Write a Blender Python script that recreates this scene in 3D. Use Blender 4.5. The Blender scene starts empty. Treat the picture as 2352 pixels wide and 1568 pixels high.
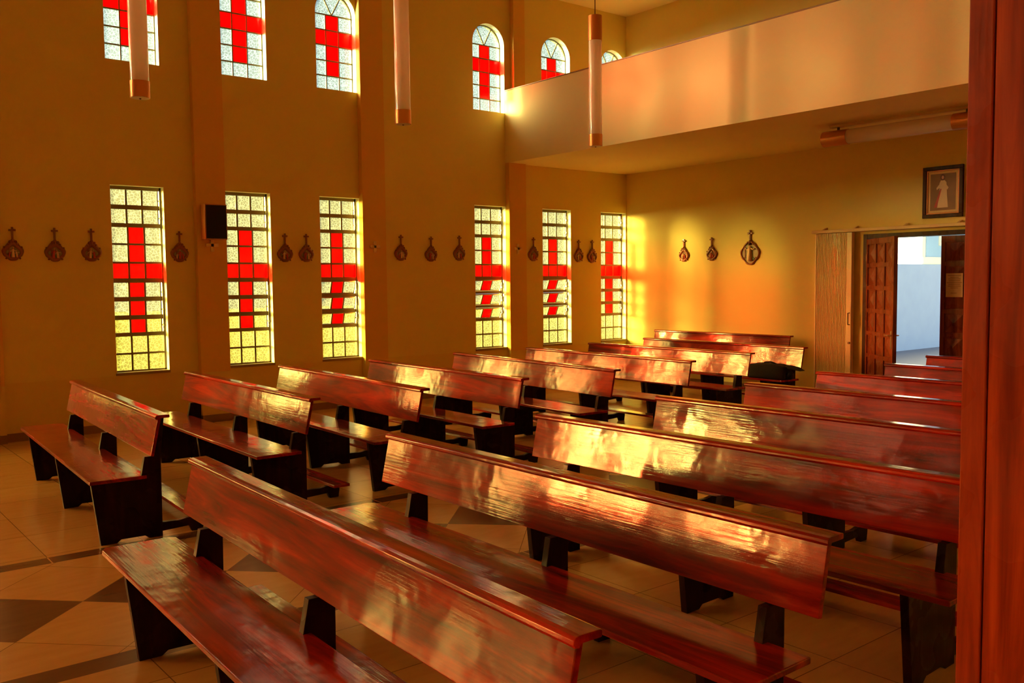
import bpy, bmesh, math, random
from mathutils import Vector, Matrix, noise
random.seed(7)
sc = bpy.context.scene
COL = sc.collection
R = math.radians
PI = math.pi

# ------------------------------------------------------------------ camera, sky, sun, exposure
YAW, PITCH, ROLL = R(38.9513), R(-3.713), R(-0.5917)
CAM = Vector((11.8739, -12.3566, 1.8))
FPX = 2095.07
fwd = Vector((-math.cos(YAW) * math.cos(PITCH), math.sin(YAW) * math.cos(PITCH), math.sin(PITCH)))
rgt = fwd.cross(Vector((0, 0, 1))).normalized()
upv = rgt.cross(fwd)
rr = rgt * math.cos(ROLL) + upv * math.sin(ROLL)
uu = -rgt * math.sin(ROLL) + upv * math.cos(ROLL)
cd = bpy.data.cameras.new('camera')
cd.sensor_width = 36.0
cd.lens = FPX / 2352 * 36.0
cd.clip_start = 0.05
cam = bpy.data.objects.new('camera', cd)
COL.objects.link(cam)
cam.matrix_world = Matrix(((rr.x, uu.x, -fwd.x, CAM.x), (rr.y, uu.y, -fwd.y, CAM.y), (rr.z, uu.z, -fwd.z, CAM.z), (0, 0, 0, 1)))
sc.camera = cam

SUN_AZ = math.atan(0.86)      # light travels towards +y and +x
SUN_EL = R(7.5)
sun_dir = Vector((math.sin(SUN_AZ) * math.cos(SUN_EL), math.cos(SUN_AZ) * math.cos(SUN_EL), -math.sin(SUN_EL)))
sl = bpy.data.lights.new('sun', 'SUN')
sl.energy = 15.0
sl.color = (1.0, 0.82, 0.36)
sl.angle = R(14)
sun = bpy.data.objects.new('sun', sl)
COL.objects.link(sun)
sun.rotation_euler = sun_dir.to_track_quat('-Z', 'Y').to_euler()

w = bpy.data.worlds.new('sky')
sc.world = w
w.use_nodes = True
nt = w.node_tree
nt.nodes.clear()
def N(nt, t, **k):
    n = nt.nodes.new(t)
    for a, b in k.items(): setattr(n, a, b)
    return n
tc = N(nt, 'ShaderNodeTexCoord')
dp = N(nt, 'ShaderNodeVectorMath', operation='DOT_PRODUCT')
dp.inputs[1].default_value = tuple(-sun_dir)
nt.links.new(tc.outputs['Generated'], dp.inputs[0])
mx = N(nt, 'ShaderNodeMath', operation='MAXIMUM'); mx.inputs[1].default_value = 0.0
nt.links.new(dp.outputs['Value'], mx.inputs[0])
pw = N(nt, 'ShaderNodeMath', operation='POWER'); pw.inputs[1].default_value = 6.0
nt.links.new(mx.outputs[0], pw.inputs[0])
b1 = N(nt, 'ShaderNodeBackground'); b1.inputs[0].default_value = (0.58, 0.76, 1.0, 1); b1.inputs[1].default_value = 0.47
b2 = N(nt, 'ShaderNodeBackground'); b2.inputs[0].default_value = (1.0, 0.80, 0.34, 1)
ml = N(nt, 'ShaderNodeMath', operation='MULTIPLY'); ml.inputs[1].default_value = 58.0
nt.links.new(pw.outputs[0], ml.inputs[0]); nt.links.new(ml.outputs[0], b2.inputs[1])
ad = N(nt, 'ShaderNodeAddShader'); wo = N(nt, 'ShaderNodeOutputWorld')
nt.links.new(b1.outputs[0], ad.inputs[0]); nt.links.new(b2.outputs[0], ad.inputs[1]); nt.links.new(ad.outputs[0], wo.inputs[0])

vs = sc.view_settings
vs.view_transform = 'Standard'; vs.look = 'None'; vs.gamma = 1.0; vs.exposure = 1.2; vs.use_curve_mapping = False
sc.cycles.use_denoising = True
sc.cycles.max_bounces = 12
sc.cycles.diffuse_bounces = 4
sc.cycles.glossy_bounces = 4
sc.cycles.transparent_max_bounces = 12
sc.cycles.caustics_reflective = False
sc.cycles.caustics_refractive = False
sc.cycles.sample_clamp_indirect = 8.0

# ------------------------------------------------------------------ materials
def mat(name):
    m = bpy.data.materials.new(name); m.use_nodes = True
    nt = m.node_tree
    return m, nt, nt.nodes['Principled BSDF']
def L(nt, a, b): nt.links.new(a, b)
def plain(name, col, rough=0.5, metal=0.0, bump=0.0, scale=40.0, var=0.06, coat=0.0):
    m, nt, p = mat(name)
    c = N(nt, 'ShaderNodeTexCoord')
    nz = N(nt, 'ShaderNodeTexNoise'); nz.inputs['Scale'].default_value = scale; nz.inputs['Detail'].default_value = 4
    L(nt, c.outputs['Object'], nz.inputs['Vector'])
    cr = N(nt, 'ShaderNodeValToRGB')
    cr.color_ramp.elements[0].color = tuple(x * (1 - var) for x in col) + (1,)
    cr.color_ramp.elements[1].color = tuple(min(1, x * (1 + var)) for x in col) + (1,)
    L(nt, nz.outputs[0], cr.inputs[0]); L(nt, cr.outputs[0], p.inputs['Base Color'])
    p.inputs['Roughness'].default_value = rough; p.inputs['Metallic'].default_value = metal
    p.inputs['Coat Weight'].default_value = coat
    if bump:
        b = N(nt, 'ShaderNodeBump'); b.inputs['Strength'].default_value = bump; b.inputs['Distance'].default_value = 0.01
        L(nt, nz.outputs[0], b.inputs['Height']); L(nt, b.outputs[0], p.inputs['Normal'])
    return m

def plaster(name, upper, lower=None, zline=0.685):
    m, nt, p = mat(name)
    g = N(nt, 'ShaderNodeNewGeometry')
    nz = N(nt, 'ShaderNodeTexNoise'); nz.inputs['Scale'].default_value = 1.3; nz.inputs['Detail'].default_value = 3
    L(nt, g.outputs['Position'], nz.inputs['Vector'])
    n2 = N(nt, 'ShaderNodeTexNoise'); n2.inputs['Scale'].default_value = 60; n2.inputs['Detail'].default_value = 5
    L(nt, g.outputs['Position'], n2.inputs['Vector'])
    mxn = N(nt, 'ShaderNodeMix', data_type='RGBA')
    mxn.inputs[6].default_value = tuple(x * 0.95 for x in upper) + (1,); mxn.inputs[7].default_value = tuple(min(1, x * 1.04) for x in upper) + (1,)
    L(nt, nz.outputs[0], mxn.inputs[0])
    out = mxn.outputs[2]
    if lower:
        sp = N(nt, 'ShaderNodeSeparateXYZ'); L(nt, g.outputs['Position'], sp.inputs[0])
        lt = N(nt, 'ShaderNodeMath', operation='LESS_THAN'); lt.inputs[1].default_value = zline; L(nt, sp.outputs[2], lt.inputs[0])
        m2 = N(nt, 'ShaderNodeMix', data_type='RGBA'); L(nt, lt.outputs[0], m2.inputs[0]); L(nt, out, m2.inputs[6]); m2.inputs[7].default_value = lower + (1,)
        out = m2.outputs[2]
    L(nt, out, p.inputs['Base Color']); p.inputs['Roughness'].default_value = 0.75
    p.inputs['Specular IOR Level'].default_value = 0.25
    b = N(nt, 'ShaderNodeBump'); b.inputs['Strength'].default_value = 0.12; b.inputs['Distance'].default_value = 0.01
    L(nt, n2.outputs[0], b.inputs['Height']); L(nt, b.outputs[0], p.inputs['Normal'])
    return m

def wood(name, dark, mid, light, rough=0.3, coat=1.0, crough=0.10, bump=0.12, axis=0, gscale=1.0, wave=0.5):
    m, nt, p = mat(name)
    c = N(nt, 'ShaderNodeTexCoord'); oi = N(nt, 'ShaderNodeObjectInfo')
    off = N(nt, 'ShaderNodeVectorMath', operation='SCALE'); off.inputs[0].default_value = (37.0, 11.0, 23.0); L(nt, oi.outputs['Random'], off.inputs['Scale'])
    av = N(nt, 'ShaderNodeVectorMath', operation='ADD'); L(nt, c.outputs['Object'], av.inputs[0]); L(nt, off.outputs[0], av.inputs[1])
    mp = N(nt, 'ShaderNodeMapping')
    s = [9.0 * gscale] * 3; s[axis] = 0.9 * gscale
    mp.inputs['Scale'].default_value = s
    L(nt, av.outputs[0], mp.inputs[0])
    nz = N(nt, 'ShaderNodeTexNoise'); nz.inputs['Scale'].default_value = 1.0; nz.inputs['Detail'].default_value = 6; nz.inputs['Roughness'].default_value = 0.62; nz.inputs['Distortion'].default_value = 1.4
    L(nt, mp.outputs[0], nz.inputs['Vector'])
    mp2 = N(nt, 'ShaderNodeMapping'); s2 = [90.0] * 3; s2[axis] = 3.0; mp2.inputs['Scale'].default_value = s2; L(nt, av.outputs[0], mp2.inputs[0])
    nf = N(nt, 'ShaderNodeTexNoise'); nf.inputs['Scale'].default_value = 1.0; nf.inputs['Detail'].default_value = 4; L(nt, mp2.outputs[0], nf.inputs['Vector'])
    cr = N(nt, 'ShaderNodeValToRGB'); e = cr.color_ramp.elements
    e[0].position = 0.30; e[0].color = dark + (1,); e[1].position = 0.72; e[1].color = light + (1,)
    em = e.new(0.5); em.color = mid + (1,)
    L(nt, nz.outputs[0], cr.inputs[0])
    mxn = N(nt, 'ShaderNodeMix', data_type='RGBA', blend_type='MULTIPLY'); mxn.inputs[0].default_value = 0.55
    L(nt, cr.outputs[0], mxn.inputs[6])
    cr2 = N(nt, 'ShaderNodeValToRGB'); cr2.color_ramp.elements[0].position = 0.35; cr2.color_ramp.elements[0].color = (0.72, 0.62, 0.55, 1); cr2.color_ramp.elements[1].position = 0.6; cr2.color_ramp.elements[1].color = (1, 1, 1, 1)
    L(nt, nf.outputs[0], cr2.inputs[0]); L(nt, cr2.outputs[0], mxn.inputs[7])
    L(nt, mxn.outputs[2], p.inputs['Base Color'])
    p.inputs['Roughness'].default_value = rough
    p.inputs['Specular IOR Level'].default_value = 0.05
    p.inputs['Coat Weight'].default_value = coat
    p.inputs['Coat IOR'].default_value = 1.5
    # worn varnish: coat roughness varies in soft patches
    nr = N(nt, 'ShaderNodeTexNoise'); nr.inputs['Scale'].default_value = 4.0; nr.inputs['Detail'].default_value = 3; L(nt, av.outputs[0], nr.inputs['Vector'])
    mr = N(nt, 'ShaderNodeMapRange'); mr.inputs[1].default_value = 0.3; mr.inputs[2].default_value = 0.7; mr.inputs[3].default_value = crough * 0.6; mr.inputs[4].default_value = crough * 1.6
    L(nt, nr.outputs[0], mr.inputs[0]); L(nt, mr.outputs[0], p.inputs['Coat Roughness'])
    nw = N(nt, 'ShaderNodeTexNoise'); nw.inputs['Scale'].default_value = 5.0; nw.inputs['Detail'].default_value = 2; L(nt, av.outputs[0], nw.inputs['Vector'])
    bw = N(nt, 'ShaderNodeBump'); bw.inputs['Strength'].default_value = wave; bw.inputs['Distance'].default_value = 0.012; L(nt, nw.outputs[0], bw.inputs['Height'])
    b = N(nt, 'ShaderNodeBump'); b.inputs['Strength'].default_value = bump; b.inputs['Distance'].default_value = 0.004
    L(nt, nf.outputs[0], b.inputs['Height']); L(nt, bw.outputs[0], b.inputs['Normal'])
    L(nt, b.outputs[0], p.inputs['Normal']); L(nt, b.outputs[0], p.inputs['Coat Normal'])
    return m

def glass(name, col, trans=0.80, lucent=0.035, tex=26.0, lo=0.55):
    m, nt, p = mat(name)
    nt.nodes.remove(p)
    out = nt.nodes['Material Output']
    g = N(nt, 'ShaderNodeNewGeometry')
    vo = N(nt, 'ShaderNodeTexVoronoi', feature='DISTANCE_TO_EDGE'); vo.inputs['Scale'].default_value = tex
    nz = N(nt, 'ShaderNodeTexNoise'); nz.inputs['Scale'].default_value = 9.0; nz.inputs['Detail'].default_value = 3
    L(nt, g.outputs['Position'], nz.inputs['Vector'])
    vm = N(nt, 'ShaderNodeMix', data_type='VECTOR'); vm.inputs[0].default_value = 0.05
    L(nt, g.outputs['Position'], vm.inputs[4]); L(nt, nz.outputs['Color'], vm.inputs[5]); L(nt, vm.outputs[1], vo.inputs['Vector'])
    mr = N(nt, 'ShaderNodeMapRange'); mr.inputs[1].default_value = 0.0; mr.inputs[2].default_value = 0.085; mr.inputs[3].default_value = 1.0; mr.inputs[4].default_value = lo
    L(nt, vo.outputs['Distance'], mr.inputs[0])
    cm = N(nt, 'ShaderNodeVectorMath', operation='SCALE'); cm.inputs[0].default_value = col; L(nt, mr.outputs[0], cm.inputs['Scale'])
    tr = N(nt, 'ShaderNodeBsdfTransparent'); L(nt, cm.outputs[0], tr.inputs[0])
    tl = N(nt, 'ShaderNodeBsdfTranslucent'); L(nt, cm.outputs[0], tl.inputs[0])
    gl = N(nt, 'ShaderNodeBsdfGlossy'); gl.inputs['Roughness'].default_value = 0.15; gl.inputs[0].default_value = (0.9, 0.9, 0.9, 1)
    m1 = N(nt, 'ShaderNodeMixShader'); m1.inputs[0].default_value = lucent / (lucent + trans); L(nt, tr.outputs[0], m1.inputs[1]); L(nt, tl.outputs[0], m1.inputs[2])
    m2 = N(nt, 'ShaderNodeMixShader'); m2.inputs[0].default_value = 0.04; L(nt, m1.outputs[0], m2.inputs[1]); L(nt, gl.outputs[0], m2.inputs[2])
    L(nt, m2.outputs[0], out.inputs[0])
    return m

M = {}
M['wall'] = plaster('wall_paint', (0.82, 0.66, 0.20), (0.79, 0.60, 0.17))
M['back'] = plaster('back_wall_paint', (0.88, 0.73, 0.27))
M['column'] = plaster('column_paint', (0.80, 0.48, 0.10), (0.79, 0.60, 0.17), 0.665)
M['ceiling'] = plaster('ceiling_paint', (0.88, 0.74, 0.36))
M['balcony'] = plaster('balcony_paint', (0.93, 0.80, 0.40))
M['skirting'] = plain('skirting_tile', (0.30, 0.15, 0.05), 0.4)
M['wood'] = wood('varnished_pew_wood', (0.07, 0.002, 0.0003), (0.25, 0.006, 0.0005), (0.60, 0.024, 0.001), crough=0.10, rough=0.5, coat=1.0, wave=0.28, gscale=0.7)
M['woodshade'] = wood('shaded_pew_leg_wood', (0.006, 0.0008, 0.0004), (0.014, 0.002, 0.0008), (0.025, 0.004, 0.001), axis=2, coat=0.25, crough=0.25)  # same pew wood, darkened: shade on the legs painted into the colour
M['cabwood'] = wood('cabinet_wood', (0.15, 0.014, 0.002), (0.27, 0.032, 0.004), (0.40, 0.058, 0.006), axis=2, coat=0.35, crough=0.3, rough=0.45, gscale=1.4, wave=0.2)
M['doorwood'] = wood('carved_door_wood', (0.10, 0.02, 0.006), (0.22, 0.05, 0.015), (0.30, 0.08, 0.025), axis=2, coat=0.4, crough=0.25, rough=0.4)
M['darkwood'] = wood('dark_frame_wood', (0.02, 0.005, 0.002), (0.05, 0.013, 0.005), (0.08, 0.022, 0.008), axis=2, coat=0.3, crough=0.3)
M['sash'] = plain('window_sash_paint', (0.20, 0.14, 0.06), 0.4, 0.2)
M['alu'] = plain('bare_louvre_metal', (0.6, 0.58, 0.55), 0.25, 0.9)
M['sill'] = plain('sill_stone', (0.32, 0.22, 0.10), 0.35)
M['clear'] = glass('textured_clear_glass', (0.82, 0.95, 0.97), lo=0.60, tex=30)
M['yellow'] = glass('textured_yellow_glass', (0.96, 0.94, 0.64), lo=0.56, tex=30)
M['red'] = glass('textured_red_glass', (0.95, 0.006, 0.012), lo=0.75, tex=40)
M['copper'] = plain('copper_lamp_cap', (0.72, 0.30, 0.07), 0.32, 0.55, scale=200, var=0.1)
def tube_mat():
    m, nt, p = mat('acrylic_lamp_tube')
    p.inputs['Base Color'].default_value = (0.95, 0.84, 0.70, 1); p.inputs['Roughness'].default_value = 0.12; p.inputs['Coat Weight'].default_value = 0.6; p.inputs['Coat Roughness'].default_value = 0.05
    t = N(nt, 'ShaderNodeBsdfTranslucent'); t.inputs[0].default_value = (0.98, 0.88, 0.74, 1)
    x = N(nt, 'ShaderNodeMixShader'); x.inputs[0].default_value = 0.4
    L(nt, p.outputs[0], x.inputs[1]); L(nt, t.outputs[0], x.inputs[2]); L(nt, x.outputs[0], nt.nodes['Material Output'].inputs[0])
    return m
M['tube'] = tube_mat()
M['reveal'] = plain('white_window_reveal', (0.92, 0.90, 0.74), 0.6)
M['white'] = plain('white_cap_disc', (0.8, 0.75, 0.6), 0.5)
M['cord'] = plain('lamp_cord', (0.10, 0.03, 0.01), 0.6)
M['frame'] = plain('carved_plaque_frame', (0.26, 0.075, 0.02), 0.4, bump=0.3, scale=90, coat=0.3)
M['relief'] = plain('plaque_relief_ground', (0.34, 0.31, 0.16), 0.5, scale=25, var=0.25)
M['reliefg'] = plain('plaque_relief_green', (0.16, 0.24, 0.12), 0.5, scale=25, var=0.3)
M['skin'] = plain('painted_flesh', (0.72, 0.42, 0.24), 0.5)
M['robe'] = plain('painted_cream_robe', (0.80, 0.62, 0.40), 0.5)
M['redrobe'] = plain('painted_red_robe', (0.50, 0.06, 0.03), 0.5)
M['hair'] = plain('painted_brown_hair', (0.12, 0.04, 0.02), 0.6)
M['gilt'] = plain('gilt_liner', (0.50, 0.20, 0.05), 0.35, 0.3)
M['mount'] = plain('picture_mount', (0.75, 0.55, 0.25), 0.6)
M['picbg'] = plain('picture_background', (0.24, 0.12, 0.035), 0.5, scale=6, var=0.3)
M['speakw'] = plain('speaker_cabinet_wood', (0.60, 0.20, 0.04), 0.4)
M['grille'] = plain('speaker_grille_cloth', (0.012, 0.007, 0.004), 0.9, bump=0.6, scale=500)
M['pvc'] = plain('folding_door_plastic', (0.93, 0.80, 0.52), 0.35, coat=0.4)
M['rail'] = plain('painted_rail', (0.80, 0.58, 0.30), 0.5)
M['steel'] = plain('dark_steel', (0.18, 0.12, 0.07), 0.3, 0.9)
M['paper'] = plain('paper', (0.62, 0.45, 0.30), 0.7, var=0.03)
M['ink'] = plain('faded_ink', (0.22, 0.12, 0.08), 0.7)
M['bag'] = plain('black_nylon', (0.008, 0.006, 0.004), 0.7, bump=0.5, scale=60)
M['paleblue'] = plain('outside_render_coat', (0.75, 0.88, 1.0), 0.9, scale=3, var=0.06)
M['pave'] = plain('outside_paving', (0.17, 0.18, 0.22), 0.9, scale=8)
M['house'] = plain('house_render', (0.36, 0.38, 0.42), 0.9)
M['houseshade'] = plain('house_side_painted_shade', (0.16, 0.25, 0.46), 0.9)  # shade on the white house's side, painted in as grey-blue
M['garden'] = plain('garden_wall_render', (0.26, 0.33, 0.32), 0.9, scale=2, var=0.2)
M['grass'] = plain('lawn', (0.07, 0.12, 0.04), 0.9, scale=8, var=0.3)
M['cross'] = plain('pale_wood_cross', (0.85, 0.62, 0.30), 0.6)
M['rooft'] = plain('roof_tiles', (0.35, 0.12, 0.06), 0.8)

def floor_mat():
    m, nt, p = mat('tiled_floor')
    g = N(nt, 'ShaderNodeNewGeometry'); sp = N(nt, 'ShaderNodeSeparateXYZ'); L(nt, g.outputs['Position'], sp.inputs[0])
    X, Y = sp.outputs[0], sp.outputs[1]
    def mt(op, a, b=None, c=None):
        n = N(nt, 'ShaderNodeMath', operation=op)
        for i, v in enumerate((a, b, c)):
            if v is None: continue
            if isinstance(v, (int, float)): n.inputs[i].default_value = v
            else: L(nt, v, n.inputs[i])
        return n.outputs[0]
    def rng(v, a, b): return mt('MULTIPLY', mt('GREATER_THAN', v, a), mt('LESS_THAN', v, b))
    def line(v, width):   # 1 on a grout line of a unit grid
        f = mt('FRACT', v); d = mt('MINIMUM', f, mt('SUBTRACT', 1.0, f)); return mt('LESS_THAN', d, width)
    aisle = rng(X, 5.42, 7.24)
    band = mt('MAXIMUM', rng(X, 5.27, 5.42), rng(X, 7.24, 7.41))
    dx = mt('SUBTRACT', X, 6.33); dy = mt('ADD', Y, 11.06)
    u = mt('DIVIDE', mt('ADD', dx, dy), 0.85); v = mt('DIVIDE', mt('SUBTRACT', dx, dy), 0.85)
    fu, fv = mt('FLOOR', u), mt('FLOOR', v)
    dark = mt('MULTIPLY', aisle, mt('LESS_THAN', mt('ABSOLUTE', mt('ADD', mt('ADD', fu, fv), 1.0)), 0.5))
    darkm = mt('MAXIMUM', dark, band)
    gd = mt('MULTIPLY', aisle, mt('MAXIMUM', line(u, 0.004), line(v, 0.004)))
    tx = mt('DIVIDE', mt('SUBTRACT', X, 4.585), 0.62); ty = mt('DIVIDE', mt('ADD', Y, 11.02), 0.62)
    notaisle = mt('SUBTRACT', 1.0, mt('MAXIMUM', aisle, band))
    gm = mt('MULTIPLY', notaisle, mt('MAXIMUM', line(tx, 0.0045), line(ty, 0.0045)))
    gb = mt('MULTIPLY', band, line(ty, 0.007))
    cu = mt('ADD', mt('MULTIPLY', aisle, fu), mt('MULTIPLY', notaisle, mt('FLOOR', tx)))
    cv = mt('ADD', mt('MULTIPLY', aisle, fv), mt('MULTIPLY', notaisle, mt('FLOOR', ty)))
    cb = N(nt, 'ShaderNodeCombineXYZ'); L(nt, cu, cb.inputs[0]); L(nt, cv, cb.inputs[1])
    wn = N(nt, 'ShaderNodeTexWhiteNoise'); L(nt, cb.outputs[0], wn.inputs[0])
    mp = N(nt, 'ShaderNodeMapping'); mp.inputs['Scale'].default_value = (7, 1.6, 1); mp.inputs['Rotation'].default_value = (0, 0, 0.5); L(nt, g.outputs['Position'], mp.inputs[0])
    nz = N(nt, 'ShaderNodeTexNoise'); nz.inputs['Scale'].default_value = 2.5; nz.inputs['Detail'].default_value = 6; L(nt, mp.outputs[0], nz.inputs['Vector'])
    t = mt('ADD', mt('MULTIPLY', wn.outputs[0], 0.35), mt('MULTIPLY', nz.outputs[0], 0.8))
    cl = N(nt, 'ShaderNodeMix', data_type='RGBA'); cl.inputs[6].default_value = (0.50, 0.27, 0.085, 1); cl.inputs[7].default_value = (0.68, 0.42, 0.16, 1); L(nt, t, cl.inputs[0])
    cdk = N(nt, 'ShaderNodeMix', data_type='RGBA'); cdk.inputs[6].default_value = (0.11, 0.045, 0.012, 1); cdk.inputs[7].default_value = (0.19, 0.085, 0.028, 1); L(nt, t, cdk.inputs[0])
    c1 = N(nt, 'ShaderNodeMix', data_type='RGBA'); L(nt, darkm, c1.inputs[0]); L(nt, cl.outputs[2], c1.inputs[6]); L(nt, cdk.outputs[2], c1.inputs[7])
    c2 = N(nt, 'ShaderNodeMix', data_type='RGBA'); L(nt, mt('MAXIMUM', gd, gm), c2.inputs[0]); L(nt, c1.outputs[2], c2.inputs[6]); c2.inputs[7].default_value = (0.20, 0.11, 0.04, 1)
    c3 = N(nt, 'ShaderNodeMix', data_type='RGBA'); L(nt, gb, c3.inputs[0]); L(nt, c2.outputs[2], c3.inputs[6]); c3.inputs[7].default_value = (0.6, 0.36, 0.13, 1)
    L(nt, c3.outputs[2], p.inputs['Base Color'])
    p.inputs['Roughness'].default_value = 0.24
    p.inputs['Specular IOR Level'].default_value = 0.35
    b = N(nt, 'ShaderNodeBump'); b.inputs['Strength'].default_value = 0.05; b.inputs['Distance'].default_value = 0.01; L(nt, nz.outputs[0], b.inputs['Height']); L(nt, b.outputs[0], p.inputs['Normal'])
    return m
M['floor'] = floor_mat()

# ------------------------------------------------------------------ mesh helpers
class MB:
    def __init__(s): s.bm = bmesh.new()
    def box(s, a, b, mtx=None):
        vs = [s.bm.verts.new((x, y, z)) for x in (a[0], b[0]) for y in (a[1], b[1]) for z in (a[2], b[2])]
        for f in ((0, 1, 3, 2), (4, 6, 7, 5), (0, 4, 5, 1), (2, 3, 7, 6), (0, 2, 6, 4), (1, 5, 7, 3)): s.bm.faces.new([vs[i] for i in f])
        if mtx: bmesh.ops.transform(s.bm, matrix=mtx, verts=vs)
        return vs
    def prism(s, pts, a, b, axis='x', mtx=None):
        # pts: 2D outline; extruded from a to b along axis. axis x: pts=(y,z); y: pts=(x,z); z: pts=(x,y)
        def P(p, t): return {'x': (t, p[0], p[1]), 'y': (p[0], t, p[1]), 'z': (p[0], p[1], t)}[axis]
        A = [s.bm.verts.new(P(p, a)) for p in pts]; B = [s.bm.verts.new(P(p, b)) for p in pts]
        n = len(pts)
        s.bm.faces.new(A); s.bm.faces.new(list(reversed(B)))
        for i in range(n): s.bm.faces.new((A[i], B[i], B[(i + 1) % n], A[(i + 1) % n]))
        if mtx: bmesh.ops.transform(s.bm, matrix=mtx, verts=A + B)
        return A + B
    def tube(s, pts, r, seg=10, close=False):
        rings = []
        pts = [Vector(p) for p in pts]; n = len(pts)
        for i, p in enumerate(pts):
            if close: d = (pts[(i + 1) % n] - pts[i - 1])
            else: d = pts[min(i + 1, n - 1)] - pts[max(i - 1, 0)]
            d.normalize()
            up = Vector((0, 0, 1)) if abs(d.z) < 0.9 else Vector((1, 0, 0))
            a = d.cross(up).normalized(); b = d.cross(a)
            rad = r[i] if isinstance(r, (list, tuple)) else r
            rings.append([s.bm.verts.new(p + (a * math.cos(2 * PI * k / seg) + b * math.sin(2 * PI * k / seg)) * rad) for k in range(seg)])
        m = n if close else n - 1
        for i in range(m):
            A, B = rings[i], rings[(i + 1) % n]
            for k in range(seg): s.bm.faces.new((A[k], A[(k + 1) % seg], B[(k + 1) % seg], B[k]))
        if not close: s.bm.faces.new(list(reversed(rings[0]))); s.bm.faces.new(rings[-1])
    def ball(s, c, r, sc=(1, 1, 1), u=14, v=8):
        res = bmesh.ops.create_uvsphere(s.bm, u_segments=u, v_segments=v, radius=r)
        bmesh.ops.transform(s.bm, matrix=Matrix.Translation(c) @ Matrix.Diagonal((*sc, 1)), verts=res['verts'])
        return res['verts']
    def xf(s, m): bmesh.ops.transform(s.bm, matrix=m, verts=s.bm.verts)
    def build(s, name, mt, parent=None, smooth=False, bevel=0.0, sub=0, autos=False):
        bmesh.ops.recalc_face_normals(s.bm, faces=s.bm.faces)
        me = bpy.data.meshes.new(name); s.bm.to_mesh(me); s.bm.free()
        me.materials.append(M[mt] if isinstance(mt, str) else mt)
        if smooth:
            for p in me.polygons: p.use_smooth = True
        o = bpy.data.objects.new(name, me); COL.objects.link(o)
        if parent: o.parent = parent
        if bevel:
            b = o.modifiers.new('edge', 'BEVEL'); b.width = bevel; b.segments = 2; b.limit_method = 'ANGLE'; b.angle_limit = R(35)
        if sub:
            m = o.modifiers.new('sub', 'SUBSURF'); m.levels = sub; m.render_levels = sub
        if autos:
            try: me.set_sharp_from_angle(angle=R(40))
            except Exception: pass
        return o
def empty(name, loc=(0, 0, 0), rz=0.0):
    o = bpy.data.objects.new(name, None); COL.objects.link(o); o.location = loc; o.rotation_euler = (0, 0, rz); o.empty_display_size = 0.1
    return o
def tag(o, label=None, cat=None, group=None, kind=None):
    if label: o['label'] = label
    if cat: o['category'] = cat
    if group: o['group'] = group
    if kind: o['kind'] = kind
    return o
def struct(o, label=None): o['kind'] = 'structure'; (label and o.__setitem__('label', label)); return o
def onto(x=None, y=None, z=None, px=(0, 0)):
    d = fwd + rr * ((px[0] - 1176) / FPX) - uu * ((px[1] - 784) / FPX)
    t = (x - CAM.x) / d.x if x is not None else (y - CAM.y) / d.y if y is not None else (z - CAM.z) / d.z
    return CAM + d * t

# ------------------------------------------------------------------ room shell
Y0, X1, ZC, TH = -33.0, 12.45, 6.608, 0.2
YB = -2.861           # balcony front
ZL0, ZL1 = 0.711, 3.052
ZU0, ZSP = 4.567, 5.64
WIN = [(-9.081, -8.429), (-7.645, -6.993), (-6.255, -5.610), (-3.510, -2.861), (-2.062, -1.400), (-0.669, -0.021)]
WINX = [(-11.37, -10.72), (-12.76, -12.11), (-14.20, -13.55), (-16.80, -16.15), (-18.25, -17.60), (-19.65, -19.00), (-22.30, -21.65), (-23.75, -23.10), (-25.15, -24.50), (-27.80, -27.15), (-29.25, -28.60), (-30.65, -30.0)]
ALLW = sorted(WIN + WINX)
def left_wall():
    b = MB()
    ys = [Y0]
    for a, c in ALLW: ys += [a, c]
    ys.append(TH)
    for i in range(len(ys) - 1):
        a, c = ys[i], ys[i + 1]
        if i % 2 == 0:
            b.box((-TH, a, 0), (0, c, ZC)); continue
        b.box((-TH, a, 0), (0, c, ZL0)); b.box((-TH, a, ZL1), (0, c, ZU0))
        r = (c - a) / 2; cy = (a + c) / 2; n = 20
        pts = [(cy - r * math.cos(PI * k / n), ZSP + r * math.sin(PI * k / n)) for k in range(n + 1)]
        for k in range(n):
            p, q = pts[k], pts[k + 1]
            b.prism([p, q, (q[0], ZC), (p[0], ZC)], -TH, 0, 'x')
    bmesh.ops.remove_doubles(b.bm, verts=b.bm.verts, dist=1e-5)
    struct(b.build('wall_left', 'wall'), 'ochre painted wall with two rows of stained glass windows')
left_wall()
DX0, DX1, DZ = 4.745, 6.95, 2.44
b = MB()
b.box((0, 0, 0), (DX0, TH, ZC)); b.box((DX1, 0, 0), (X1 + TH, TH, ZC)); b.box((DX0, 0, DZ), (DX1, TH, ZC))
struct(b.build('wall_back', 'back'), 'ochre painted wall at the end of the nave')
b = MB(); b.box((X1, Y0, 0), (X1 + TH, 0, ZC)); struct(b.build('wall_right', 'wall'))
b = MB(); b.box((-TH, Y0 - TH, 0), (X1 + TH, Y0, ZC)); struct(b.build('wall_front', 'wall'))
b = MB(); b.box((-TH, Y0 - TH, -0.1), (X1 + TH, TH, 0)); struct(b.build('floor', 'floor'), 'beige tiled floor with brown bands and dark diamond tiles in the aisle')
b = MB(); b.box((-TH, Y0 - TH, ZC), (X1 + TH, TH, ZC + 0.15)); struct(b.build('ceiling', 'ceiling'))
cols = [(-10.72, -10.335), (-8.055, -7.663), (-5.610, -5.224), (-2.861, -2.502)]
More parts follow.
